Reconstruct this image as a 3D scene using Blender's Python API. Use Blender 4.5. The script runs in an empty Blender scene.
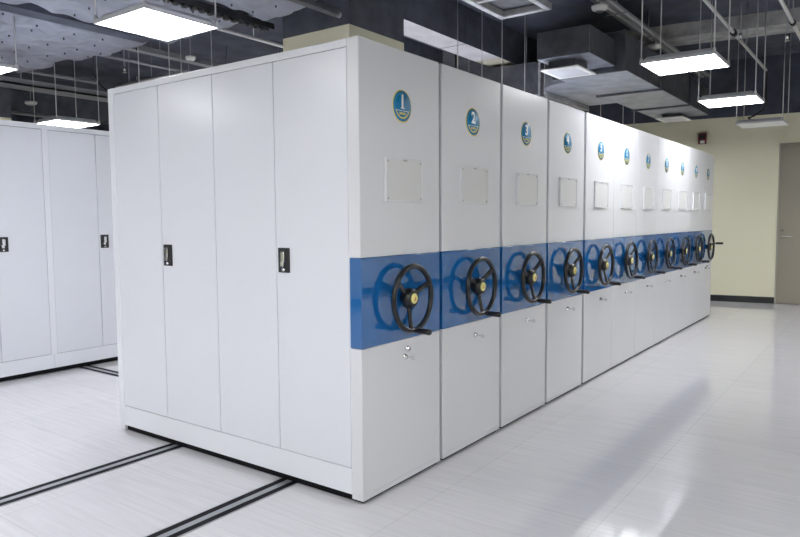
import bpy, bmesh, math, random
from mathutils import Vector, Matrix, noise
random.seed(7)
S = bpy.context.scene
COL = S.collection
PI = math.pi

# ------------------------------------------------------------------ materials
def mat(name, col, rough=0.5, metal=0.0, spec=0.5, coat=0.0, emit=0.0, ecol=None, bump=0.0, bscale=60.0, var=0.0, vscale=6.0):
    m = bpy.data.materials.new(name); m.use_nodes = True
    nt = m.node_tree; b = nt.nodes['Principled BSDF']
    b.inputs['Base Color'].default_value = (*col, 1)
    b.inputs['Roughness'].default_value = rough
    b.inputs['Metallic'].default_value = metal
    b.inputs['Specular IOR Level'].default_value = spec
    b.inputs['Coat Weight'].default_value = coat
    b.inputs['Coat Roughness'].default_value = 0.03
    if emit:
        b.inputs['Emission Color'].default_value = (*(ecol or col), 1)
        b.inputs['Emission Strength'].default_value = emit
    if bump or var:
        tc = nt.nodes.new('ShaderNodeTexCoord')
        n = nt.nodes.new('ShaderNodeTexNoise'); n.inputs['Scale'].default_value = bscale
        n.inputs['Detail'].default_value = 4
        nt.links.new(tc.outputs['Object'], n.inputs['Vector'])
        if bump:
            bp = nt.nodes.new('ShaderNodeBump'); bp.inputs['Strength'].default_value = bump
            bp.inputs['Distance'].default_value = 0.01
            nt.links.new(n.outputs['Fac'], bp.inputs['Height'])
            nt.links.new(bp.outputs['Normal'], b.inputs['Normal'])
        if var:
            n2 = nt.nodes.new('ShaderNodeTexNoise'); n2.inputs['Scale'].default_value = vscale
            n2.inputs['Detail'].default_value = 5
            nt.links.new(tc.outputs['Object'], n2.inputs['Vector'])
            rp = nt.nodes.new('ShaderNodeValToRGB')
            rp.color_ramp.elements[0].position = 0.3; rp.color_ramp.elements[1].position = 0.7
            rp.color_ramp.elements[0].color = (*[c*(1-var) for c in col], 1)
            rp.color_ramp.elements[1].color = (*[min(1, c*(1+var)) for c in col], 1)
            nt.links.new(n2.outputs['Fac'], rp.inputs['Fac'])
            nt.links.new(rp.outputs['Color'], b.inputs['Base Color'])
    return m

def floor_material():
    m = bpy.data.materials.new('polished_tile'); m.use_nodes = True
    nt = m.node_tree; b = nt.nodes['Principled BSDF']; L = nt.links.new
    tc = nt.nodes.new('ShaderNodeTexCoord')
    br = nt.nodes.new('ShaderNodeTexBrick')
    br.offset = 0.0; br.squash = 1.0
    br.inputs['Scale'].default_value = 1.0
    br.inputs['Brick Width'].default_value = 0.8; br.inputs['Row Height'].default_value = 0.8
    br.inputs['Mortar Size'].default_value = 0.0018; br.inputs['Mortar Smooth'].default_value = 0.2
    br.inputs['Color1'].default_value = (0.655, 0.645, 0.67, 1); br.inputs['Color2'].default_value = (0.68, 0.67, 0.695, 1)
    br.inputs['Mortar'].default_value = (0.52, 0.52, 0.53, 1)
    mp0 = nt.nodes.new('ShaderNodeMapping'); mp0.inputs['Location'].default_value = (0.31, 0.23, 0)
    L(tc.outputs['Object'], mp0.inputs['Vector']); L(mp0.outputs['Vector'], br.inputs['Vector'])
    mp = nt.nodes.new('ShaderNodeMapping'); mp.inputs['Scale'].default_value = (46, 2.2, 1)
    L(tc.outputs['Object'], mp.inputs['Vector'])
    nz = nt.nodes.new('ShaderNodeTexNoise'); nz.inputs['Scale'].default_value = 1.0; nz.inputs['Detail'].default_value = 5
    L(mp.outputs['Vector'], nz.inputs['Vector'])
    rp = nt.nodes.new('ShaderNodeValToRGB')
    rp.color_ramp.elements[0].position = 0.3; rp.color_ramp.elements[1].position = 0.7
    rp.color_ramp.elements[0].color = (0.895, 0.895, 0.90, 1); rp.color_ramp.elements[1].color = (1, 1, 1, 1)
    L(nz.outputs['Fac'], rp.inputs['Fac'])
    mx = nt.nodes.new('ShaderNodeMixRGB'); mx.blend_type = 'MULTIPLY'; mx.inputs['Fac'].default_value = 1
    L(br.outputs['Color'], mx.inputs['Color1']); L(rp.outputs['Color'], mx.inputs['Color2'])
    L(mx.outputs['Color'], b.inputs['Base Color'])
    b.inputs['Roughness'].default_value = 0.025
    b.inputs['Specular IOR Level'].default_value = 0.65
    return m

WHITE = mat('white_powder_coat', (0.735, 0.755, 0.82), 0.24, bump=0.015, bscale=500)
WHITE2 = mat('white_frame_enamel', (0.77, 0.79, 0.85), 0.25)
FRONT = mat('white_end_panel_steel', (0.70, 0.707, 0.75), 0.28, spec=0.4)
BLUE = mat('blue_gloss_panel', (0.008, 0.118, 0.37), 0.035, spec=0.6, coat=0.7)
GASKET = mat('dark_rubber', (0.03, 0.033, 0.04), 0.6)
BLACK = mat('black_plastic', (0.010, 0.010, 0.012), 0.30)
BLACKM = mat('black_recess', (0.015, 0.016, 0.02), 0.45)
CHROME = mat('chrome', (0.75, 0.76, 0.78), 0.15, metal=1)
STEEL = mat('brushed_steel', (0.45, 0.45, 0.46), 0.35, metal=1)
YEL = mat('badge_yellow', (0.75, 0.62, 0.10), 0.4)
BADGE = mat('badge_blue', (0.003, 0.185, 0.40), 0.4, spec=0.25)
BADGE2 = mat('badge_light_blue', (0.10, 0.42, 0.62), 0.35)
PRINT = mat('white_print', (0.85, 0.86, 0.86), 0.4)
CAPY = mat('yellow_cap', (0.82, 0.76, 0.28), 0.35)
REDM = mat('red_mark', (0.55, 0.10, 0.05), 0.4)
CARD = mat('grey_card', (0.655, 0.655, 0.665), 0.5, bump=0.02, bscale=200)
HOLD = mat('clear_edge_plastic', (0.78, 0.79, 0.82), 0.12)
CREAM = mat('cream_wall_paint', (0.84, 0.81, 0.63), 0.75, bump=0.05, bscale=140)
NAVY = mat('dark_ceiling_paint', (0.062, 0.070, 0.100), 0.8, bump=0.2, bscale=25, var=0.35, vscale=3)
DARKC = mat('dark_grey_concrete_paint', (0.085, 0.093, 0.118), 0.8, bump=0.25, bscale=30, var=0.25, vscale=5)
GREYC = mat('bare_grey_concrete', (0.36, 0.36, 0.37), 0.85, bump=0.3, bscale=20, var=0.3, vscale=6)
PALEC = mat('pale_plaster_overspray', (0.66, 0.65, 0.69), 0.85, bump=0.2, bscale=20, var=0.12, vscale=4)
CREAMC = mat('cream_plaster', (0.55, 0.52, 0.42), 0.85, var=0.15, vscale=5)
DUCT = mat('dark_duct_sheet', (0.085, 0.090, 0.108), 0.5, metal=0.2, bump=0.1, bscale=12, var=0.3, vscale=7)
DUCTG = mat('lit_duct_underside', (0.25, 0.27, 0.33), 0.45, metal=0.25, bump=0.15, bscale=6, var=0.25, vscale=5)  # lighter copy of the duct colour, for light reaching its underside
WRAP = mat('grey_insulation_wrap', (0.27, 0.285, 0.345), 0.55, metal=0.1, bump=0.35, bscale=9, var=0.15, vscale=5)
FOIL = mat('foil_wrap', (0.50, 0.51, 0.54), 0.4, metal=0.4, bump=0.4, bscale=25, var=0.2, vscale=9)
PIN = mat('dark_pin', (0.03, 0.03, 0.035), 0.5)
PIPE = mat('grey_pipe', (0.30, 0.31, 0.34), 0.4, metal=0.4)
CONDUIT = mat('galvanised_conduit', (0.62, 0.62, 0.64), 0.35, metal=0.3)
LAMPB = mat('lamp_housing_white', (0.62, 0.62, 0.66), 0.4)
LED = mat('led_diffuser', (1, 1, 1), 0.5, emit=15.0, ecol=(0.96, 0.975, 1.0))
OFFD = mat('unlit_diffuser', (0.80, 0.80, 0.80), 0.5)
PLASTW = mat('white_plastic', (0.80, 0.80, 0.78), 0.4)
REDP = mat('dark_red_plastic', (0.16, 0.02, 0.025), 0.35)
DOORM = mat('greige_door_paint', (0.33, 0.30, 0.245), 0.45)
DFRAME = mat('steel_door_frame', (0.42, 0.40, 0.35), 0.35, metal=0.3)
SKIRT = mat('black_skirting', (0.018, 0.019, 0.024), 0.4)
RAILM = mat('rail_steel', (0.36, 0.37, 0.40), 0.3, metal=0.5)
GROOVE_GAP = mat('black_groove_and_gap_shade', (0.004, 0.004, 0.006), 0.6, spec=0.15)  # rail grooves, and the shade under the units painted on their bases
FLOOR = floor_material()

# ------------------------------------------------------------------ mesh builder
class MB:
    def __init__(s, M=None):
        s.bm = bmesh.new(); s.mats = []; s.M = M
    def mi(s, m):
        if m not in s.mats: s.mats.append(m)
        return s.mats.index(m)
    def face(s, vs, m, smooth=False):
        f = s.bm.faces.new(vs); f.material_index = s.mi(m); f.smooth = smooth; return f
    def box(s, x0, x1, y0, y1, z0, z1, m, bot=None, bevel=0.0, skip=()):
        v = [s.bm.verts.new((x, y, z)) for z in (z0, z1) for y in (y0, y1) for x in (x0, x1)]
        Q = {'b': (0, 2, 3, 1), 't': (4, 5, 7, 6), 'f': (0, 1, 5, 4), 'k': (2, 6, 7, 3), 'l': (0, 4, 6, 2), 'r': (1, 3, 7, 5)}
        fs = [s.face([v[i] for i in q], (bot if (k == 'b' and bot) else m)) for k, q in Q.items() if k not in skip]
        if bevel:
            es = list({e for f in fs for e in f.edges})
            r = bmesh.ops.bevel(s.bm, geom=es, offset=bevel, segments=2, affect='EDGES', profile=0.5)
            for f in r['faces']: f.smooth = True
        return s
    def tube(s, pts, r, m, n=10, caps=True, r2=None):
        pts = [Vector(p) for p in pts]; rings = []
        for i, p in enumerate(pts):
            d = (pts[min(i+1, len(pts)-1)] - pts[max(i-1, 0)]).normalized()
            a = d.orthogonal().normalized() if i == 0 else (a - d*a.dot(d)).normalized()
            b = d.cross(a)
            rr = r if r2 is None else r + (r2-r)*i/(len(pts)-1)
            rings.append([s.bm.verts.new(p + (a*math.cos(2*PI*k/n) + b*math.sin(2*PI*k/n))*rr) for k in range(n)])
        for A, B in zip(rings, rings[1:]):
            for k in range(n): s.face([A[k], A[(k+1) % n], B[(k+1) % n], B[k]], m, True)
        if caps: s.face(rings[0][::-1], m); s.face(rings[-1], m)
        return s
    def lathe(s, prof, c, axis, m, n=20):
        # prof: list of (radius, height along axis)
        ax = Vector(axis).normalized(); a = ax.orthogonal().normalized(); b = ax.cross(a); c = Vector(c); rings = []
        for r, h in prof:
            if r < 1e-6: rings.append([s.bm.verts.new(c + ax*h)])
            else: rings.append([s.bm.verts.new(c + ax*h + (a*math.cos(2*PI*k/n) + b*math.sin(2*PI*k/n))*r) for k in range(n)])
        for A, B in zip(rings, rings[1:]):
            for k in range(n):
                k2 = (k+1) % n
                if len(A) == 1 and len(B) == 1: continue
                if len(A) == 1: s.face([A[0], B[k2], B[k]], m, True)
                elif len(B) == 1: s.face([A[k], A[k2], B[0]], m, True)
                else: s.face([A[k], A[k2], B[k2], B[k]], m, True)
        if len(rings[0]) > 1: s.face(rings[0][::-1], m)
        if len(rings[-1]) > 1: s.face(rings[-1], m)
        return s
    def torus(s, c, R_, r, m, n=48, k=10):
        # ring in the XZ plane
        rings = []
        for i in range(n):
            t = 2*PI*i/n; d = Vector((math.cos(t), 0, math.sin(t)))
            rings.append([s.bm.verts.new(Vector(c) + d*(R_ + r*math.cos(2*PI*j/k)) + Vector((0, r*math.sin(2*PI*j/k), 0))) for j in range(k)])
        for i in range(n):
            A, B = rings[i], rings[(i+1) % n]
            for j in range(k): s.face([A[j], A[(j+1) % k], B[(j+1) % k], B[j]], m, True)
        return s
    def build(s, name, parent=None, loc=None, sharp=True):
        if s.M: s.bm.transform(s.M)
        bmesh.ops.recalc_face_normals(s.bm, faces=s.bm.faces)
        me = bpy.data.meshes.new(name); s.bm.to_mesh(me); s.bm.free()
        for m in s.mats: me.materials.append(m)
        o = bpy.data.objects.new(name, me); COL.objects.link(o)
        if parent: o.parent = parent
        if loc: o.location = loc
        return o

def thing(name, label, cat, loc=(0, 0, 0), group=None, rz=0):
    o = bpy.data.objects.new(name, None); COL.objects.link(o)
    o.empty_display_size = 0.1
    o.location = loc; o.rotation_euler = (0, 0, rz); o['label'] = label; o['category'] = cat
    if group: o['group'] = group
    return o
def tag(o, label, cat, group=None, kind=None):
    o['label'] = label; o['category'] = cat
    if group: o['group'] = group
    if kind: o['kind'] = kind
    return o
def struct(o):
    o['kind'] = 'structure'; return o
def dup(o, loc, label, group=None, rz=None):
    r = o.copy(); COL.objects.link(r); r.location = loc; r['label'] = label
    if rz is not None: r.rotation_euler = (0, 0, rz)
    if group: r['group'] = group
    for c in o.children:
        d = c.copy(); COL.objects.link(d); d.parent = r
        for g in c.children:
            h = g.copy(); COL.objects.link(h); h.parent = d
    return r

# ------------------------------------------------------------------ room
K = 0.14; X0 = 9.85                       # far wall: x + K*y = X0
WA = math.atan(K)
MW = Matrix.Translation((X0, 0, 0)) @ Matrix.Rotation(WA, 4, 'Z')   # local: +x out of the room, +y along the wall
YB, YF, XL, ZS, ZP = 14.0, -6.0, -6.0, 4.0, 3.07
b = MB().box(XL-.2, 11.6, YF-.2, YB+.2, -0.1, 0, FLOOR); struct(b.build('floor'))
b = MB().box(XL-.2, 11.6, YF-.2, YB+.2, ZS, ZS+.08, NAVY); struct(b.build('ceiling'))
def wall(name, x0, x1, y0, y1, M=None):
    b = MB(M); b.box(x0, x1, y0, y1, 0, ZP, CREAM); b.box(x0, x1, y0, y1, ZP, ZS, NAVY); struct(b.build(name))
wall('wall_left', XL-.2, XL, YF, YB)
wall('wall_front', XL-.2, 11.4, YF-.2, YF)
wall('wall_back', XL-.2, 10.0, YB, YB+.2)
DY0, DY1, DH = -1.62, -0.575, 2.60        # door opening along the wall
b = MB(MW)
for y0, y1, z0 in ((YF-.3, DY0, 0), (DY1, YB+.6, 0), (DY0, DY1, DH)):
    b.box(0, .2, y0, y1, z0, ZP, CREAM)
b.box(0, .2, YF-.3, YB+.6, ZP, ZS, NAVY)
struct(b.build('wall_right'))
b = MB(MW); b.box(-.014, -.0005, DY1+.002, YB-.2, 0, .105, SKIRT); b.box(-.014, -.0005, YF+.2, DY0-.002, 0, .105, SKIRT)
struct(b.build('baseboard_right'))
for nm, a in (('baseboard_left', (XL, XL+.014, YF, YB)), ('baseboard_front', (XL, 10.6, YF, YF+.014)), ('baseboard_back', (XL, 7.8, YB-.014, YB))):
    struct(MB().box(*a, 0, .105, SKIRT).build(nm))
# door with frame
b = MB(MW)
b.box(-.012, .16, DY0, DY0+.024, 0, DH, DFRAME); b.box(-.012, .16, DY1-.024, DY1, 0, DH, DFRAME); b.box(-.012, .16, DY0, DY1, DH-.026, DH, DFRAME)
fr = struct(b.build('trim_1'))
b = MB(MW); b.box(.03, .075, DY0+.027, DY1-.027, .008, DH-.029, DOORM, bevel=.003)
door = struct(b.build('door_1'))
b = MB(MW); yh = DY1-.095
b.lathe([(.026, 0), (.026, .008), (.011, .012), (.011, .05)], (.03, yh, 1.10), (-1, 0, 0), CHROME)
b.tube([(-.018, yh+.005, 1.10), (-.022, yh-.05, 1.101), (-.02, yh-.125, 1.098)], .010, CHROME)
b.build('door_handle', door)
b = MB(MW); b.lathe([(.024, 0), (.024, .006), (.013, .010), (.013, .016), (0, .016)], (.03, yh+.01, 1.19), (-1, 0, 0), CHROME); b.build('door_lock', door)
b = MB(MW); b.box(.078, .16, DY0+.026, DY1-.026, 0, .006, DFRAME); b.build('threshold', door)
# red alarm on the wall
t = thing('fire_alarm', 'small dark red alarm box with white strobe high on the cream wall', 'alarm', (MW @ Vector((0, .56, 2.74))), rz=WA)
MB().box(-.06, -.001, -.065, .065, -.09, .09, REDP, bevel=.006).build('body', t)
MB().box(-.072, -.058, -.035, .035, -.085, -.035, PLASTW, bevel=.004).build('strobe', t)
MB().box(-.064, -.058, -.045, .045, .0, .055, BLACKM).build('speaker_grille', t)

# ------------------------------------------------------------------ columns and beams
b = MB(); b.box(2.535, 3.435, 2.2, 3.1, 0, 3.30, CREAM); b.box(2.535, 3.435, 2.2, 3.1, 3.30, ZS-.001, DARKC)
struct(b.build('column'))
b = MB(); b.box(1.7, 2.6, 9.3, 10.2, 0, ZP, CREAM); b.box(1.7, 2.6, 9.3, 10.2, ZP, ZS-.001, DARKC)
struct(b.build('column'))
b = MB()
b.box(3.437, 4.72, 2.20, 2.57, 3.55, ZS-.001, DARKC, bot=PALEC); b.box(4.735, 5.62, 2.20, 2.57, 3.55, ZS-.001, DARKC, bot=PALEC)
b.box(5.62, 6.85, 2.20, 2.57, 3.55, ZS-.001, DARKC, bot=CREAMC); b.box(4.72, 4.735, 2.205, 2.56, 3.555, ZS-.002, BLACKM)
struct(b.build('beam'))
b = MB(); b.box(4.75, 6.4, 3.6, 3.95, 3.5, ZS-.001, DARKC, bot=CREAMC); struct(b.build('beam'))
MBm = Matrix.Translation((7.13, 0, 0)) @ Matrix.Rotation(WA, 4, 'Z')
b = MB(MBm); b.box(0, .5, -5.9, 2.6, 3.82, ZS-.001, GREYC); struct(b.build('beam'))
b = MB(); b.box(XL, 8.5, 11.2, 11.6, 3.5, ZS-.001, DARKC); struct(b.build('beam'))

# ------------------------------------------------------------------ mobile shelving row
D, P, H = 2.156, 0.722, 2.30
UX = [0, .735, 1.473, 2.214, 2.964, 3.673, 4.382, 5.091, 5.800, 6.509, 7.218]; W1 = .706
GRP = 'mobile shelving units in the long row'
def text_mesh(txt, size):
    cu = bpy.data.curves.new('t', 'FONT'); cu.body = txt; cu.size = size; cu.align_x = 'CENTER'; cu.align_y = 'CENTER'; cu.extrude = 0.0008; cu.offset = 0.0022
    o = bpy.data.objects.new('t', cu); COL.objects.link(o)
    bpy.context.view_layer.update()
    me = bpy.data.meshes.new_from_object(o.evaluated_get(bpy.context.evaluated_depsgraph_get()))
    bpy.data.objects.remove(o); bpy.data.curves.remove(cu)
    # glyph lies in XY; stand it up facing -Y
    me.transform(Matrix.Rotation(PI/2, 4, 'X'))
    me.materials.clear(); me.materials.append(PRINT)
    return me

def badge(parent, k, c):
    x, z = c
    b = MB()
    b.lathe([(.084, 0), (.084, .0012), (0, .0012)], (x, 0, z), (0, -1, 0), YEL, n=40)
    b.lathe([(.078, 0), (.078, .0020), (0, .0020)], (x, 0, z), (0, -1, 0), BADGE, n=40)
    def arc(r0, r1, a0, a1, y, m, n=24):
        vs = [(Vector((x+r*math.cos(a), y, z+r*math.sin(a)))) for a in [a0+(a1-a0)*i/n for i in range(n+1)] for r in (r0, r1)]
        vs = [b.bm.verts.new(v) for v in vs]
        for i in range(n): b.face([vs[2*i], vs[2*i+1], vs[2*i+3], vs[2*i+2]], m)
    arc(.065, .0675, math.radians(-25), math.radians(205), -.0026, BADGE2)
    arc(.056, .064, math.radians(200), math.radians(340), -.0026, YEL)
    b.box(x-.058, x+.058, -.0028, -.0016, z-.024, z-.0215, PRINT)
    for i in range(4): b.box(x-.026+i*.014, x-.016+i*.014, -.0028, -.0016, z-.043, z-.031, YEL)
    b.box(x-.044, x-.040, -.0028, -.0016, z-.039, z-.035, YEL)
    bo = b.build('badge', parent)
    me = text_mesh(str(k), .095 if k < 10 else .075)
    n = bpy.data.objects.new('numeral', me); COL.objects.link(n); n.parent = bo; n.location = (x, -.0032, z+.022)
    if k == 1:
        me2 = MB().box(-.013, .019, -.0008, .0008, -.0345, -.0290, PRINT).build('numeral_serif', bo); me2.location = (x, -.0032, z+.022)

def handwheel(parent, x, z, ang):
    y = -.062
    b = MB(); b.torus((x, y, z), .170, .0145, BLACK)
    w = b.build('handwheel', parent)
    for j in range(3):
        t = ang + j*2*PI/3; d = Vector((math.cos(t), 0, math.sin(t)))
        c = Vector((x, y, z)); pr = Vector((-d.z, 0, d.x))
        bb = MB()
        n = 7; ringsv = []
        for i in range(n):
            f = i/(n-1); r = .03 + (.166-.03)*f
            hw = .019 - .005*math.sin(f*PI) - .002*f; ht = .007
            yy = y + .022*math.cos(f*PI/2)
            ringsv.append([bb.bm.verts.new(Vector((c.x, yy, c.z)) + d*r + pr*u*hw + Vector((0, v*ht, 0))) for u, v in ((-1, -.6), (-.6, -1), (.6, -1), (1, -.6), (1, .6), (.6, 1), (-.6, 1), (-1, .6))])
        for A, B in zip(ringsv, ringsv[1:]):
            for q in range(8): bb.face([A[q], A[(q+1) % 8], B[(q+1) % 8], B[q]], BLACK, True)
        bb.face(ringsv[0], BLACK); bb.face(ringsv[-1][::-1], BLACK)
        bb.build('spoke', w)
    bb = MB(); bb.lathe([(.030, -.060), (.034, -.048), (.052, -.040), (.055, -.022), (.053, -.006), (.044, .004), (.041, .008)], (x, y, z), (0, -1, 0), BLACK, n=28); bb.build('hub', w)
    bb = MB(); bb.lathe([(.028, .007), (.028, .010), (.025, .0125), (0, .0135)], (x, y, z), (0, -1, 0), CAPY, n=24)
    bb.box(x-.0025, x+.003, y-.0150, y-.0130, z-.010, z+.008, REDM); bb.box(x-.008, x+.008, y-.0150, y-.0130, z-.010, z-.007, REDM)
    bb.build('hub_cap', w)
    kx, kz = x + .168*math.cos(ang), z + .168*math.sin(ang)
    bb = MB(); bb.lathe([(.007, 0), (.007, .018), (.0135, .020), (.016, .05), (.015, .085), (.0165, .108), (.010, .116), (0, .117)], (kx, y-.006, kz), (0, -1, 0), BLACK, n=16)
    bb.build('crank_grip', w)

def lock(parent, x, z, key=True):
    b = MB()
    b.lathe([(.0165, 0), (.0165, .006), (.012, .010), (.012, .016), (0, .016)], (x, 0, z), (0, -1, 0), CHROME, n=18)
    b.box(x-.0015, x+.0015, -.0175, -.0155, z-.007, z+.007, BLACKM)
    if key:
        b.box(x-.0015, x+.0015, -.050, -.016, z-.005, z+.005, CHROME)
        b.lathe([(.013, -.0012), (.013, .0012)], (x, -.056, z-.002), (1, 0, 0), CHROME, n=14)
    b.build('lock', parent)

def door_latch(parent, M):
    # local: plate in XZ plane facing -Y
    b = MB(M)
    b.box(-.042, .042, -.007, .0, -.066, .066, BLACKM, bevel=.003)
    o = b.build('latch', parent)
    b = MB(M)
    b.box(-.012, .014, -.020, -.007, -.012, .048, CHROME, bevel=.004); b.box(-.018, .006, -.018, -.007, -.034, -.006, CHROME, bevel=.004)
    b.lathe([(.010, .006), (.010, .012), (0, .012)], (0, 0, -.050), (0, -1, 0), CHROME, n=14)
    b.build('latch_lever', o)

angs = [-95, -85, -80, -82, -78, -75, -75, -76, -76, -80, 15]
ordinal = 'one two three four five six seven eight nine ten eleven'.split()
for k in range(11):
    n = k+1
    where = {1: 'nearest the camera, doors on side', 11: 'last by the cream wall'}.get(n, 'between units %d and %d' % (n-1, n+1))
    u = thing('mobile_shelving_unit', 'white mobile shelving unit with round blue badge %d, %s' % (n, where), 'shelving unit', (UX[k], 0, 0), GRP)
    x1 = W1
    top = H
    # carcass behind the front end panel
    b = MB()
    if k == 0:
        b.box(.014, x1, .074, D-.064, .045, H-.004, WHITE)
    else:
        b.box(.002, x1, .074, D-.064, .045, H-.004, WHITE2)
    b.build('carcass', u)
    b = MB(); b.box(.016 if k == 0 else .02, x1-.02, .014, D-.065, .0045, .045 if k else .039, GROOVE_GAP); b.build('chassis', u)  # recessed base, coloured black to give the shade of the floor gap
    # front end panel: upper sheet, blue strip, lower sheet
    b = MB()
    b.box(0, x1, 0, .072, 1.240, top, FRONT, bevel=.004)
    b.box(0, x1, 0, .072, .0455, .788, FRONT, bevel=.004); b.box(0, x1, 0, .013, .020, .0455, FRONT); b.box(0, .013, .0131, .072, .020, .0455, FRONT)
    b.box(.004, x1-.004, .012, .070, .786, 1.242, GASKET)
    b.build('end_panel', u)
    b = MB(); b.box(-.0001, x1, -.0012, .0715, .7895, 1.2385, BLUE, bevel=.0025); b.build('blue_panel', u)
    b = MB(); b.box(x1, x1+.0025, .035, D-.035, .05, H-.006, GASKET); b.build('gasket', u)
    b = MB(); b.box(0, x1, D-.062, D, .004 if k == 0 else .02, top, WHITE2, bevel=.004); b.build('rear_end_panel', u)
    badge(u, n, (.352, 2.012))
    # card holder
    b = MB(); hx0, hx1, hz0, hz1 = .194, .524, 1.517, 1.741
    e = .009
    b.box(hx0, hx1, -.014, 0, hz0, hz0+e, HOLD, bevel=.001); b.box(hx0, hx1, -.014, 0, hz1-e, hz1, HOLD, bevel=.001)
    b.box(hx0, hx0+e, -.014, 0, hz0+e, hz1-e, HOLD, bevel=.001); b.box(hx1-e, hx1, -.014, 0, hz0+e, hz1-e, HOLD, bevel=.001)
    b.box(.342, .376, -.0145, -.012, hz1-.014, hz1-.004, STEEL)
    ho = b.build('card_holder', u)
    b = MB(); b.box(hx0+e, hx1-e, -.010, 0, hz0+e, hz1-e, CARD); b.build('card', ho)
    for sx in (hx0+.02, hx1-.02):
        for sz in (hz0+.018, hz1-.018): MB().lathe([(.005, 0), (.005, .003), (0, .003)], (sx, -.010, sz), (0, -1, 0), STEEL, n=10).build('screw', ho)
    handwheel(u, .354, 1.012, math.radians(angs[k]))
    if k == 0:
        lock(u, .385, .735, False); lock(u, .36, .695, True)
    elif k == 10:
        lock(u, .30, .715, True); lock(u, .40, .735, False)
    else: lock(u, .375, .703)
    if k == 0:
        b = MB()
        b.box(0, .035, .072, D-.062, 2.2595, H-.002, WHITE2, bevel=.003)
        b.box(0, .035, .072, D-.062, .040, .174, WHITE2, bevel=.003)
        b.box(.004, .035, .072, .0765, .174, 2.2595, WHITE2); b.box(.004, .035, 2.0915, D-.062, .174, 2.2595, WHITE2)
        b.build('side_frame', u)
        b = MB(); b.box(.012, .03, .0725, 2.093, .165, 2.265, GASKET); b.build('door_seal', u)
        ys = [.0755, .588, 1.088, 1.609, 2.0920]
        for i in range(4):
            dd = MB().box(.002, .02, ys[i]+.002, ys[i+1]-.002, .1770, 2.2570, WHITE, bevel=.0025).build('door', u)
            if i in (0, 2):
                ML = Matrix.Translation((.002, ys[i+1]-.062, 1.214)) @ Matrix.Rotation(-PI/2, 4, 'Z')
                door_latch(dd, ML)

# ------------------------------------------------------------------ second bank (cabinet facing the aisle at the left)
u = thing('shelving_cabinet', 'long white steel cabinet with paired doors, standing behind at the left', 'cabinet', (-.06, 4.27, 0))
CX = [-.27, .682, 1.634]
b = MB(); b.box(-.30, 1.664, .035, .75, 0.050, H+.018, WHITE2); b.build('carcass', u)
b = MB(); b.box(-.28, 1.64, .015, .72, .0045, .043, GROOVE_GAP); b.build('chassis', u)  # base blackened likewise for the shade below the kick panel
b = MB()
b.box(-.30, 1.664, 0, .034, 2.2755, H+.022, WHITE2, bevel=.003)
for i in range(2): b.box((-.30, .683)[i], (.681, 1.664)[i], 0, .034, .044, .176, WHITE2, bevel=.003)
for x in CX: b.box(x-.028, x+.028, .0005, .034, .176, 2.2755, WHITE2)
b.build('front_frame', u)
b = MB(); b.box(-.26, 1.62, .014, .03, .165, 2.28, GASKET); b.build('door_seal', u)
for i in range(2):
    xa, xb = CX[i]+.030, CX[i+1]-.030; xm = (xa+xb)/2 + .012
    for j, (p, q) in enumerate(((xa, xm-.002), (xm+.002, xb))):
        dd = MB().box(p, q, .002, .02, .179, 2.272, WHITE, bevel=.0025).build('door', u)
        if j: door_latch(dd, Matrix.Translation((xm+.058, .002, 1.226)))

# ------------------------------------------------------------------ rails in the floor
def rail(label, axis, c, a0, a1):
    b = MB()
    def bx(p0, p1, z, m):
        if axis == 'x': b.box(a0, a1, c+p0, c+p1, .0002, z, m)
        else: b.box(c+p0, c+p1, a0, a1, .0002, z, m)
    bx(-.058, -.018, .0024, GROOVE_GAP); bx(-.018, .018, .0038, RAILM); bx(.018, .058, .0024, GROOVE_GAP)
    bx(-.064, -.058, .0036, RAILM); bx(.058, .064, .0036, RAILM)
    tag(b.build('floor_rail'), label, 'rail', 'steel rails set in the floor')
rail('steel floor rail with two dark grooves running under the far pair of side doors', 'x', 1.545, -5.8, 8.0)
rail('steel floor rail with two dark grooves nearest the front of the picture', 'x', .535, -5.8, 8.0)
rail('short steel floor rail running out from under the cabinet at the left', 'y', .915, 2.3, 5.0)

# ------------------------------------------------------------------ LED panels
ZL = 2.72
def led(name, label, x, y, ztop, lit=True, ZL=ZL, grp='square panel lamps hung from the ceiling'):
    t = thing(name, label, 'ceiling lamp', (x, y, ZL), grp)
    s = .298
    b = MB()
    b.box(-s, s, -s, -s+.012, 0, .022, LAMPB); b.box(-s, s, s-.012, s, 0, .022, LAMPB)
    b.box(-s, -s+.012, -s+.012, s-.012, 0, .022, LAMPB); b.box(s-.012, s, -s+.012, s-.012, 0, .022, LAMPB)
    b.box(-s, s, -s, s, .022, .026, LAMPB)
    b.build('frame', t)
    b = MB(); b.box(-s+.0125, s-.0125, -s+.0125, s-.0125, .004, .018, LED if lit else OFFD); b.build('diffuser', t)
    # raised back tray
    b = MB(); v0 = [(-.25, -.25), (.25, -.25), (.25, .25), (-.25, .25)]
    lo = [b.bm.verts.new((p*1.12, q*1.12, .0265)) for p, q in v0]; hi = [b.bm.verts.new((p, q, .062)) for p, q in v0]
    for i in range(4): b.face([lo[i], lo[(i+1) % 4], hi[(i+1) % 4], hi[i]], LAMPB)
    b.face(hi, LAMPB); b.face(lo[::-1], LAMPB); b.build('back_tray', t)
    for sx in (-1, 1):
        for sy in (-1, 1):
            b = MB(); b.tube([(sx*.285, sy*.285, .026), (sx*.285, sy*.285, ztop-ZL)], .0055, CONDUIT, n=8)
            b.lathe([(.013, .026), (.013, .05), (.007, .055)], (sx*.285, sy*.285, 0), (0, 0, 1), CONDUIT, n=10)
            b.build('hanging_rod', t)
    return t
ZT = ZS-.0005
led('panel_lamp', 'bright square panel lamp over the near doors, largest at upper left', .38, 2.14, 3.27, ZL=2.79)
led('panel_lamp', 'bright square panel lamp cut off by the left picture edge', .16, 4.65, 3.27, ZL=2.80)
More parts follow.
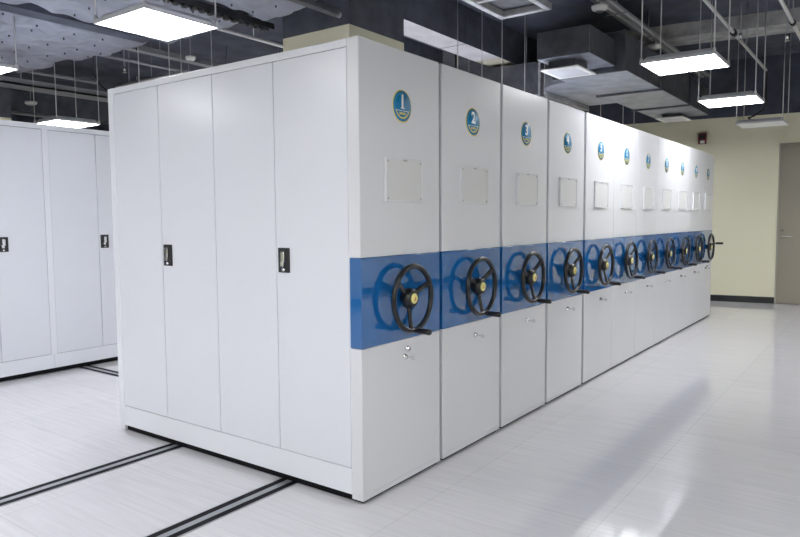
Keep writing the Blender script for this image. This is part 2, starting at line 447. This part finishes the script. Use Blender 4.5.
led('panel_lamp', 'bright square panel lamp seen just above the cabinet at the left', 2.22, 6.88, ZT)
led('panel_lamp', 'bright square panel lamp on four rods, nearest of those over the front aisle', 3.66, -.60, ZT)
led('panel_lamp', 'bright square panel lamp second along the front aisle', 5.93, -.56, ZT)
led('panel_lamp', 'unlit square panel lamp close to the cream wall', 8.32, -.54, ZT, lit=False)
for (x, y) in ((-2.3, -.6), (-4.6, -.6), (-4.6, 1.87), (-2.3, 1.87), (-2.3, 4.18), (-4.6, 4.18),
               (-4.6, -3.0), (-2.3, -3.0), (.1, -3.0), (-2.3, -5.2), (4.4, -4.6), (6.8, -4.6), (8.4, -3.0)):  # unseen lamps added to brighten the room
    led('panel_lamp', 'added unseen square panel lamp outside the picture on the near side of the room', x, y, 3.26 if y > 1 else ZT, grp='added panel lamps outside the picture')
led('panel_lamp', 'square panel lamp behind the row, its thin rods crossing the pale beam', 4.55, 1.75, ZT)
led('panel_lamp', 'square panel lamp behind the row, its rods left of the yellow column', 2.3, 4.6, ZT)
for (x, y) in ((8.7, 1.75), (5.0, 4.5), (7.4, 4.5), (4.7, 6.9), (7.0, 6.9)):  # lamps added out of sight to throw more light on the ceiling
    led('panel_lamp', 'added square panel lamp hidden behind the long row of white units', x, y, ZT, grp='added panel lamps hidden behind the row')

# ------------------------------------------------------------------ wrapped insulation ducts (upper left)
def wrap_duct(label, x0, x1, y0, y1, z0, h, seed, sag=.10):
    b = MB(); random.seed(seed)
    W = y1-y0; nx = int((x1-x0)/.05); nyb = max(6, int(W/.05))
    prof = []
    for i in range(5): prof.append((0, 1 - i/4*.85, 0))
    for i in range(nyb+1): prof.append((i/nyb, 0, 1))
    for i in range(5): prof.append((1, .15 + i/4*.85, 0))
    pins = []
    py = [(y0 + W*(j+.5)/max(2, round(W/.30))) for j in range(max(2, round(W/.30)))]
    px = x0+.1
    while px < x1:
        for q in py: pins.append((px + random.uniform(-.05, .05), q + random.uniform(-.04, .04)))
        px += .33
    rows = []
    xe_amp = .05
    for i in range(nx+1):
        x = x0 + (x1-x0)*i/nx; row = []
        for (fy, fz, und) in prof:
            y = y0 + W*fy; z = z0 + h*fz
            if und:
                edge = min(fy, 1-fy)*W
                z += .05*max(0, 1-edge/.08)**2
                dmin = min([(x-a)**2+(y-c)**2 for a, c in pins if abs(x-a) < .5] or [9])
                d = math.sqrt(dmin)
                z += -sag*min(1, d/.17)**.7 + sag + .045*noise.noise(Vector((x*1.3, y*6, seed)))
                if x > x1-.12: z += .05*((x-(x1-.12))/.12)**2
                if x1-x < .001: pass
            else: y += .02*noise.noise(Vector((x*3, fz*3, seed+9)))
            xx = x + (xe_amp*noise.noise(Vector((y*4, fz*2, seed+3)))+.02 if i == nx else 0)
            row.append(b.bm.verts.new((xx, y, z)))
        rows.append(row)
    for A, B in zip(rows, rows[1:]):
        for j in range(len(prof)-1): b.face([A[j], A[j+1], B[j+1], B[j]], WRAP, True)
        b.face([A[-1], A[0], B[0], B[-1]], WRAP)
    b.face(rows[-1], WRAP); b.face(rows[0][::-1], WRAP)
    for a, c in pins:
        if a > -2.2 and a < x1-.05:
            z = z0 + .045*noise.noise(Vector((a*1.3, c*6, seed)))
            b.lathe([(.008, -.003), (.008, .014)], (a, c, z), (0, 0, 1), PIN, n=6)
    t = b.build('insulated_duct'); tag(t, label, 'duct', 'quilted air ducts under the ceiling')
    return t
wrap_duct('grey quilted duct overhead, the widest one left of the big lamp', XL+.1, 1.90, 4.47, 5.95, 3.30, .67, 1)
wrap_duct('grey quilted duct overhead running right above the big lamp', XL+.1, 1.98, 2.97, 4.20, 3.30, .67, 2)
wrap_duct('grey quilted duct between the black cable ladder and the dark conduit', XL+.1, 2.05, 2.18, 2.82, 3.30, .67, 3)
wrap_duct('grey quilted duct overhead nearest the top edge above the column', XL+.1, 2.18, 1.20, 2.05, 3.34, .63, 4)
wrap_duct('narrow grey quilted duct just above the lamp at the left edge', XL+.1, 1.80, 6.16, 7.00, 3.30, .67, 5)
# black ladder between ducts
b = MB(); b.box(-5.5, 2.18, 2.85, 2.862, 3.275, 3.33, BLACKM); b.box(-5.5, 2.18, 2.93, 2.942, 3.275, 3.33, BLACKM)
x = -2.5
while x < 2.15:
    b.lathe([(.022, -.04), (.030, 0), (.022, .04)], (x, 2.895, 3.275), (0, 1, 0), BLACKM, n=8); x += .09
for xx in (-1.5, 0.0, 1.5): b.tube([(xx, 2.895, 3.27), (xx, 2.895, ZT)], .006, BLACKM, n=6)
tag(b.build('cable_ladder'), 'black lumpy cable ladder between two quilted ducts', 'cable tray')
b = MB(); b.box(-5.5, 2.26, 2.075, 2.155, 3.29, 3.34, DUCT, bevel=.008); b.lathe([(.03, 0), (.03, .04)], (2.26, 2.115, 3.312), (1, 0, 0), PIPE, n=12)
tag(b.build('conduit'), 'dark square conduit ending above the column corner', 'conduit')
b = MB(); b.box(-5.5, 1.78, 4.235, 4.44, 3.315, 3.97, NAVY); tag(b.build('gap_shade_block'), 'dark block standing for the shade in the gap left of the big lamp', 'cable tray')  # block added between two ducts to draw their shaded gap

# ------------------------------------------------------------------ pipes, trays (upper left)
def pipe(label, pts, r, m=PIPE, name='pipe', cat='pipe', hang=()):
    b = MB(); b.tube(pts, r, m, n=10)
    for (x, y, z) in hang:
        b.tube([(x, y, z), (x, y, ZT)], .006, m, n=6)
    return tag(b.build(name), label, cat, 'pipes under the dark ceiling')
pipe('thin grey pipe running over the near cabinet top, right of the quilted ducts', [(2.0, 5.99, 3.5), (5.5, 5.99, 3.5)], .022, hang=[(2.6, 5.99, 3.5), (4.2, 5.99, 3.5)])
pipe('thin grey cross pipe just above the near cabinet top corner', [(3.2, 5.6, 3.42), (3.2, 7.3, 3.42)], .022, hang=[(3.2, 6.4, 3.42)])
pipe('thin grey pipe ending at the cabinet corner, behind the lamp rods', [(-1, 7.65, 3.5), (3.1, 7.65, 3.5)], .024, hang=[(1.2, 7.65, 3.5)])
pipe('pale pipe sloping down to the yellow column', [(2.1, 3.95, 3.52), (5.0, 3.95, 3.52)], .022, CONDUIT, hang=[(2.9, 3.95, 3.52)])
pipe('thin pale pipe low in the dark far left corner', [(-2, 10.75, 3.38), (4.5, 10.75, 3.38)], .03, hang=[(1, 10.75, 3.38)])
b = MB(); b.box(2.1, 7.5, 5.26, 5.38, 3.46, 3.52, PIPE); b.tube([(2.6, 5.32, 3.52), (2.6, 5.32, ZT)], .006, PIPE); b.tube([(4.6, 5.32, 3.52), (4.6, 5.32, ZT)], .006, PIPE)
tag(b.build('cable_tray'), 'narrow grey cable tray under the bright lamp near the cabinet top', 'cable tray')
b = MB(); b.box(-3, 7.5, 8.72, 9.12, 3.50, 3.53, PIPE); b.box(-3, 7.5, 8.72, 8.735, 3.50, 3.60, PIPE); b.box(-3, 7.5, 9.105, 9.12, 3.50, 3.60, PIPE)
for x in (.6, 2.6, 4.6): b.tube([(x, 8.92, 3.53), (x, 8.92, ZT)], .008, CONDUIT)
tag(b.build('cable_tray'), 'wide pale cable tray across the dark far left', 'cable tray')
pipe('black cable drooping beside the lamp above the left cabinet', [(2.75, 7.1, 3.5), (2.8, 7.05, 3.36), (2.95, 7.0, 3.22), (2.97, 6.95, 3.05), (2.96, 6.9, 2.9)], .012, BLACK, 'cable', 'cable', hang=[(2.75, 7.1, 3.5)])

def detector(label, x, y, z, r=.06, zt=None):
    t = thing('smoke_detector', label, 'detector', (x, y, z), 'white smoke detectors')
    b = MB(); b.lathe([(0, -.045), (r*.55, -.043), (r*.9, -.028), (r, -.006), (r, .01), (r*.6, .014)], (0, 0, 0), (0, 0, 1), PLASTW, n=20); b.build('housing', t)
    b = MB(); b.lathe([(r*.5, -.050), (r*.5, -.044)], (0, 0, 0), (0, 0, 1), STEEL, n=16); b.build('sensor', t)
    b = MB(); b.tube([(0, 0, .01), (0, 0, (zt or ZT)-z)], .008, PIPE, n=8); b.build('drop_rod', t)
detector('white smoke detector at the top edge beside the cable tray', 4.47, .445, 3.60, .085, 3.66)
detector('white smoke detector under the cable tray left of the lamp rods', 6.46, .45, 3.60, .085, 3.66)
detector('white smoke detector in the dark above the left cabinet', 3.2, 9.9, 3.46, .10)
detector('white smoke detector on a drop beside the near cabinet top', 3.37, 7.22, 3.46, .06)
detector('white smoke detector under the big lamp, over the near doors', 2.87, 5.08, 3.46, .06)
def sprinkler(label, x, y, z):
    b = MB(); b.tube([(0, 0, .02), (0, 0, ZT-z)], .009, PIPE, n=8); b.lathe([(.016, -.02), (.012, .03), (.018, .05)], (0, 0, 0), (0, 0, 1), CHROME, n=12); b.lathe([(.028, -.024), (.028, -.020)], (0, 0, 0), (0, 0, 1), CHROME, n=14)
    tag(b.build('sprinkler', loc=(x, y, z)), label, 'sprinkler', 'ceiling sprinklers')
sprinkler('silver sprinkler head hanging above the near cabinet corner', 2.8, 6.42, 3.46)

# ------------------------------------------------------------------ dark duct with diffusers (upper right)
t = thing('air_duct', 'dark air duct with square end running to the cream wall', 'duct', (4.2, .75, 3.08))
def loc(b): b.M = Matrix.Translation((-4.2, -.75, -3.08)); return b
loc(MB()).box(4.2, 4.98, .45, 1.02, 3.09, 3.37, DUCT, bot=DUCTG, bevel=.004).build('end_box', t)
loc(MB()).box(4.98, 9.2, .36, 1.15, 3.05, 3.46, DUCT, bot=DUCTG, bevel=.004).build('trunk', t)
for x in (4.965, 6.4, 7.9):
    b = loc(MB()); b.box(x, x+.03, .335, 1.175, 3.025, 3.05, DUCT); b.box(x, x+.03, .335, .36, 3.05, 3.47, DUCT); b.box(x, x+.03, 1.15, 1.175, 3.05, 3.47, DUCT); b.build('flange', t)
# elbow toward +Y
b = loc(MB()); n = 8; A = []
for i in range(n+1):
    a = PI/2*i/n
    x = 5.45 + .35*math.sin(a)*0 ; 
    A.append((5.35 + .45*(1-math.cos(a)), 1.15 + .45*math.sin(a)))
lo = [b.bm.verts.new((x, y, 3.06)) for x, y in A] ; hi = [b.bm.verts.new((x, y, 3.44)) for x, y in A]
rl = [b.bm.verts.new((7.2, y, 3.06)) for x, y in A]; rh = [b.bm.verts.new((7.2, y, 3.44)) for x, y in A]
for i in range(n):
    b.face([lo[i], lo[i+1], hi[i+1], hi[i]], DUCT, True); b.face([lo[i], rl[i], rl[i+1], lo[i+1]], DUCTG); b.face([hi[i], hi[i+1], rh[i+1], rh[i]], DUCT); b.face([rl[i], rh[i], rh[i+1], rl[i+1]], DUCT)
b.face([lo[-1], rl[-1], rh[-1], hi[-1]], DUCT)
b.build('branch', t)
for y in (1.60, 1.68): loc(MB()).box(5.74, 7.26, y, y+.03, 3.00, 3.50, FOIL).build('branch_flange', t)
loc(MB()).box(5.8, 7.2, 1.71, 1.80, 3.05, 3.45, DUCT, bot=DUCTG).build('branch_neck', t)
for cx in (4.52, 8.93):
    loc(MB()).box(cx-.18, cx+.18, .66, .95, 3.005, 3.10, DUCT, skip=('t',)).build('collar', t)
t = thing('plenum_box', 'big dark box behind the air duct beyond the ceiling beam', 'duct', (7.0, 2.3, 2.9))
MB(Matrix.Translation((-7., -2.3, -2.9))).box(5.9, 7.8, 1.81, 3.0, 2.95, 3.5, DUCT, bevel=.005).build('casing', t)
for x, y in ((6.0, 2.0), (7.7, 2.0), (6.0, 2.9), (7.7, 2.9)): MB(Matrix.Translation((-7., -2.3, -2.9))).tube([(x, y, 3.5), (x, y, 3.54 if 2.2 < y < 2.57 and x < 6.86 else ZT)], .006, PIPE, n=6).build('hanging_rod', t)
def diffuser(label, cx, cy, z):
    t = thing('air_diffuser', label, 'air vent', (cx, cy, z), 'air diffusers under the dark duct')
    b = MB(); sx, sy = .265, .21
    o = .045
    b.box(-sx, sx, -sy, -sy+o, 0, .014, PLASTW); b.box(-sx, sx, sy-o, sy, 0, .014, PLASTW); b.box(-sx, -sx+o, -sy+o, sy-o, 0, .014, PLASTW); b.box(sx-o, sx, -sy+o, sy-o, 0, .014, PLASTW)
    b.build('frame', t)
    b = MB()
    for i in range(9):
        x = -sx+o+.02 + i*(2*sx-2*o-.04)/8
        v = [b.bm.verts.new(p) for p in ((x-.014, -sy+o, .012), (x+.010, -sy+o, .001), (x+.010, sy-o, .001), (x-.014, sy-o, .012))]
        w = [b.bm.verts.new((p.co.x, p.co.y, p.co.z+.002)) for p in v]
        b.face(v, LAMPB); b.face(w[::-1], LAMPB)
        for i2 in range(4): b.face([v[i2], v[(i2+1) % 4], w[(i2+1) % 4], w[i2]], PLASTW)
    b.build('slats', t)
    MB().box(-sx+.02, sx-.02, -sy+.02, sy-.02, .0145, .018, BLACKM).build('backing', t)
diffuser('white air diffuser at the near end of the dark duct', 4.52, .80, 2.985)
diffuser('white air diffuser at the far end of the dark duct by the cream wall', 8.93, .82, 2.985)
# fan coil frame at the top
t = thing('fan_coil_unit', 'foil edged fan unit with open frame at the top edge', 'fan unit', (3.1, .83, 3.4))
MV = Matrix.Translation((-3.1, -.83, -3.4))
MB(MV).box(2.55, 3.56, .66, 1.10, 3.46, 3.85, DUCT).build('casing', t)
b = MB(MV)
b.box(2.5, 3.62, .60, .665, 3.395, 3.46, FOIL, bevel=.01); b.box(2.5, 3.62, 1.08, 1.145, 3.395, 3.46, FOIL, bevel=.01)
b.box(3.555, 3.62, .665, 1.08, 3.395, 3.46, FOIL, bevel=.01); b.box(2.5, 2.565, .665, 1.08, 3.395, 3.46, FOIL, bevel=.01)
b.box(3.0, 3.06, .665, 1.08, 3.40, 3.455, FOIL, bevel=.008)
b.build('open_frame', t)
for x, y in ((2.6, .72), (3.5, .72), (2.6, 1.04), (3.5, 1.04)): MB(MV).tube([(x, y, 3.84), (x, y, ZT)], .007, PIPE, n=6).build('hanging_rod', t)
# cable tray with conduits (runs above the lamps to the far wall)
t = thing('cable_tray', 'grey tray full of parallel conduits running from the top edge to the far wall', 'cable tray', (6, .45, 3.7))
MV = Matrix.Translation((-6, -.45, -3.7))
b = MB(MV); b.box(.5, 9.3, .36, .54, 3.685, 3.70, PIPE); b.build('tray', t)
for i in range(4): 
    b = MB(MV); b.tube([(.5, .383+i*.044, 3.675), (9.3, .383+i*.044, 3.675)], .014, PIPE if i % 2 else CONDUIT, n=8); b.build('conduit', t)
for x in (1.5, 3.3, 5.0, 6.2):
    b = MB(MV); b.tube([(x, .45, 3.70), (x, .45, ZT)], .007, PIPE, n=6); b.tube([(x, .33, 3.655), (x, .57, 3.655)], .008, PIPE, n=6); b.build('hanger', t)
# conduits
t = thing('conduit', 'pale metal conduit slanting over the front aisle, ending in a black cable', 'conduit', (8.2, -.59, 3.45), 'metal conduits over the aisle')
MV = Matrix.Translation((-8.2, .59, -3.45))
b = MB(MV); b.tube([(1.0, -.59, 3.45), (8.15, -.59, 3.45)], .018, CONDUIT); b.build('tube', t)
b = MB(MV); b.lathe([(.034, -.05), (.034, .05)], (5.8, -.59, 3.45), (1, 0, 0), BLACKM); b.build('coupling', t)
b = MB(MV); b.tube([(8.15, -.59, 3.45), (8.21, -.59, 3.44), (8.23, -.59, 3.38), (8.23, -.59, 3.05), (8.22, -.56, 2.92), (8.18, -.45, 2.84), (8.20, -.38, 2.82), (8.28, -.42, 2.785)], .012, BLACK); b.build('cable', t)
for x in (3.2, 4.6, 6.6): MB(MV).tube([(x, -.59, 3.47), (x, -.59, ZT)], .006, PIPE, n=6).build('hanger', t)
t = thing('conduit', 'pale metal conduit slanting through the top right corner', 'conduit', (6, -1.16, 3.45), 'metal conduits over the aisle')
MV = Matrix.Translation((-6, 1.16, -3.45))
b = MB(MV); b.tube([(1.0, -1.16, 3.45), (8.6, -1.16, 3.45)], .018, CONDUIT); b.build('tube', t)
b = MB(MV); b.lathe([(.03, -.04), (.03, .04)], (5.75, -1.16, 3.45), (1, 0, 0), BLACKM); b.build('coupling', t)
for x in (4.0, 5.75, 7.3): MB(MV).tube([(x, -1.16, 3.47), (x, -1.16, ZT)], .006, PIPE, n=6).build('hanger', t)
sprinkler('silver sprinkler head under the coupling of the slanting conduit', 5.78, -.66, 3.38)
sprinkler('silver sprinkler head beside the conduit in the top right corner', 5.95, -1.09, 3.34)
# cable and pipe behind the row, near the beam end
pipe('black cable drooping below the end of the pale beam', [(5.15, 2.60, ZT), (5.15, 2.60, 3.54), (5.15, 2.60, 3.30), (4.9, 2.60, 3.1), (4.5, 2.62, 2.95)], .016, BLACK, 'cable', 'cable')
pipe('grey pipe just above the row, under the pale beam', [(4.0, 3.25, 3.32), (5.6, 2.75, 3.42)], .02, hang=[(4.48, 3.10, 3.35)])

# ------------------------------------------------------------------ camera, world, view
cam = bpy.data.cameras.new('camera'); cam.sensor_fit = 'HORIZONTAL'; cam.sensor_width = 36; cam.lens = 672.44/800*36
cam.clip_start = .05; cam.clip_end = 100
co = bpy.data.objects.new('camera', cam); COL.objects.link(co)
R = ((0.58947235, -0.80775849, -0.00697), (-0.06366552, -0.03785563, -0.99725305), (0.80527576, 0.58829685, -0.07374121))
m = Matrix(((R[0][0], -R[1][0], -R[2][0], -2.52198727), (R[0][1], -R[1][1], -R[2][1], -2.07905252), (R[0][2], -R[1][2], -R[2][2], 1.42954742), (0, 0, 0, 1)))
co.matrix_world = m
S.camera = co
w = bpy.data.worlds.new('world'); S.world = w; w.use_nodes = True
w.node_tree.nodes['Background'].inputs['Color'].default_value = (.02, .022, .03, 1)
w.node_tree.nodes['Background'].inputs['Strength'].default_value = 0.3
S.view_settings.view_transform = 'Standard'; S.view_settings.look = 'None'
S.view_settings.exposure = 1.12; S.view_settings.gamma = 1.0; S.view_settings.use_curve_mapping = False
S.cycles.max_bounces = 10; S.cycles.diffuse_bounces = 6; S.cycles.glossy_bounces = 5
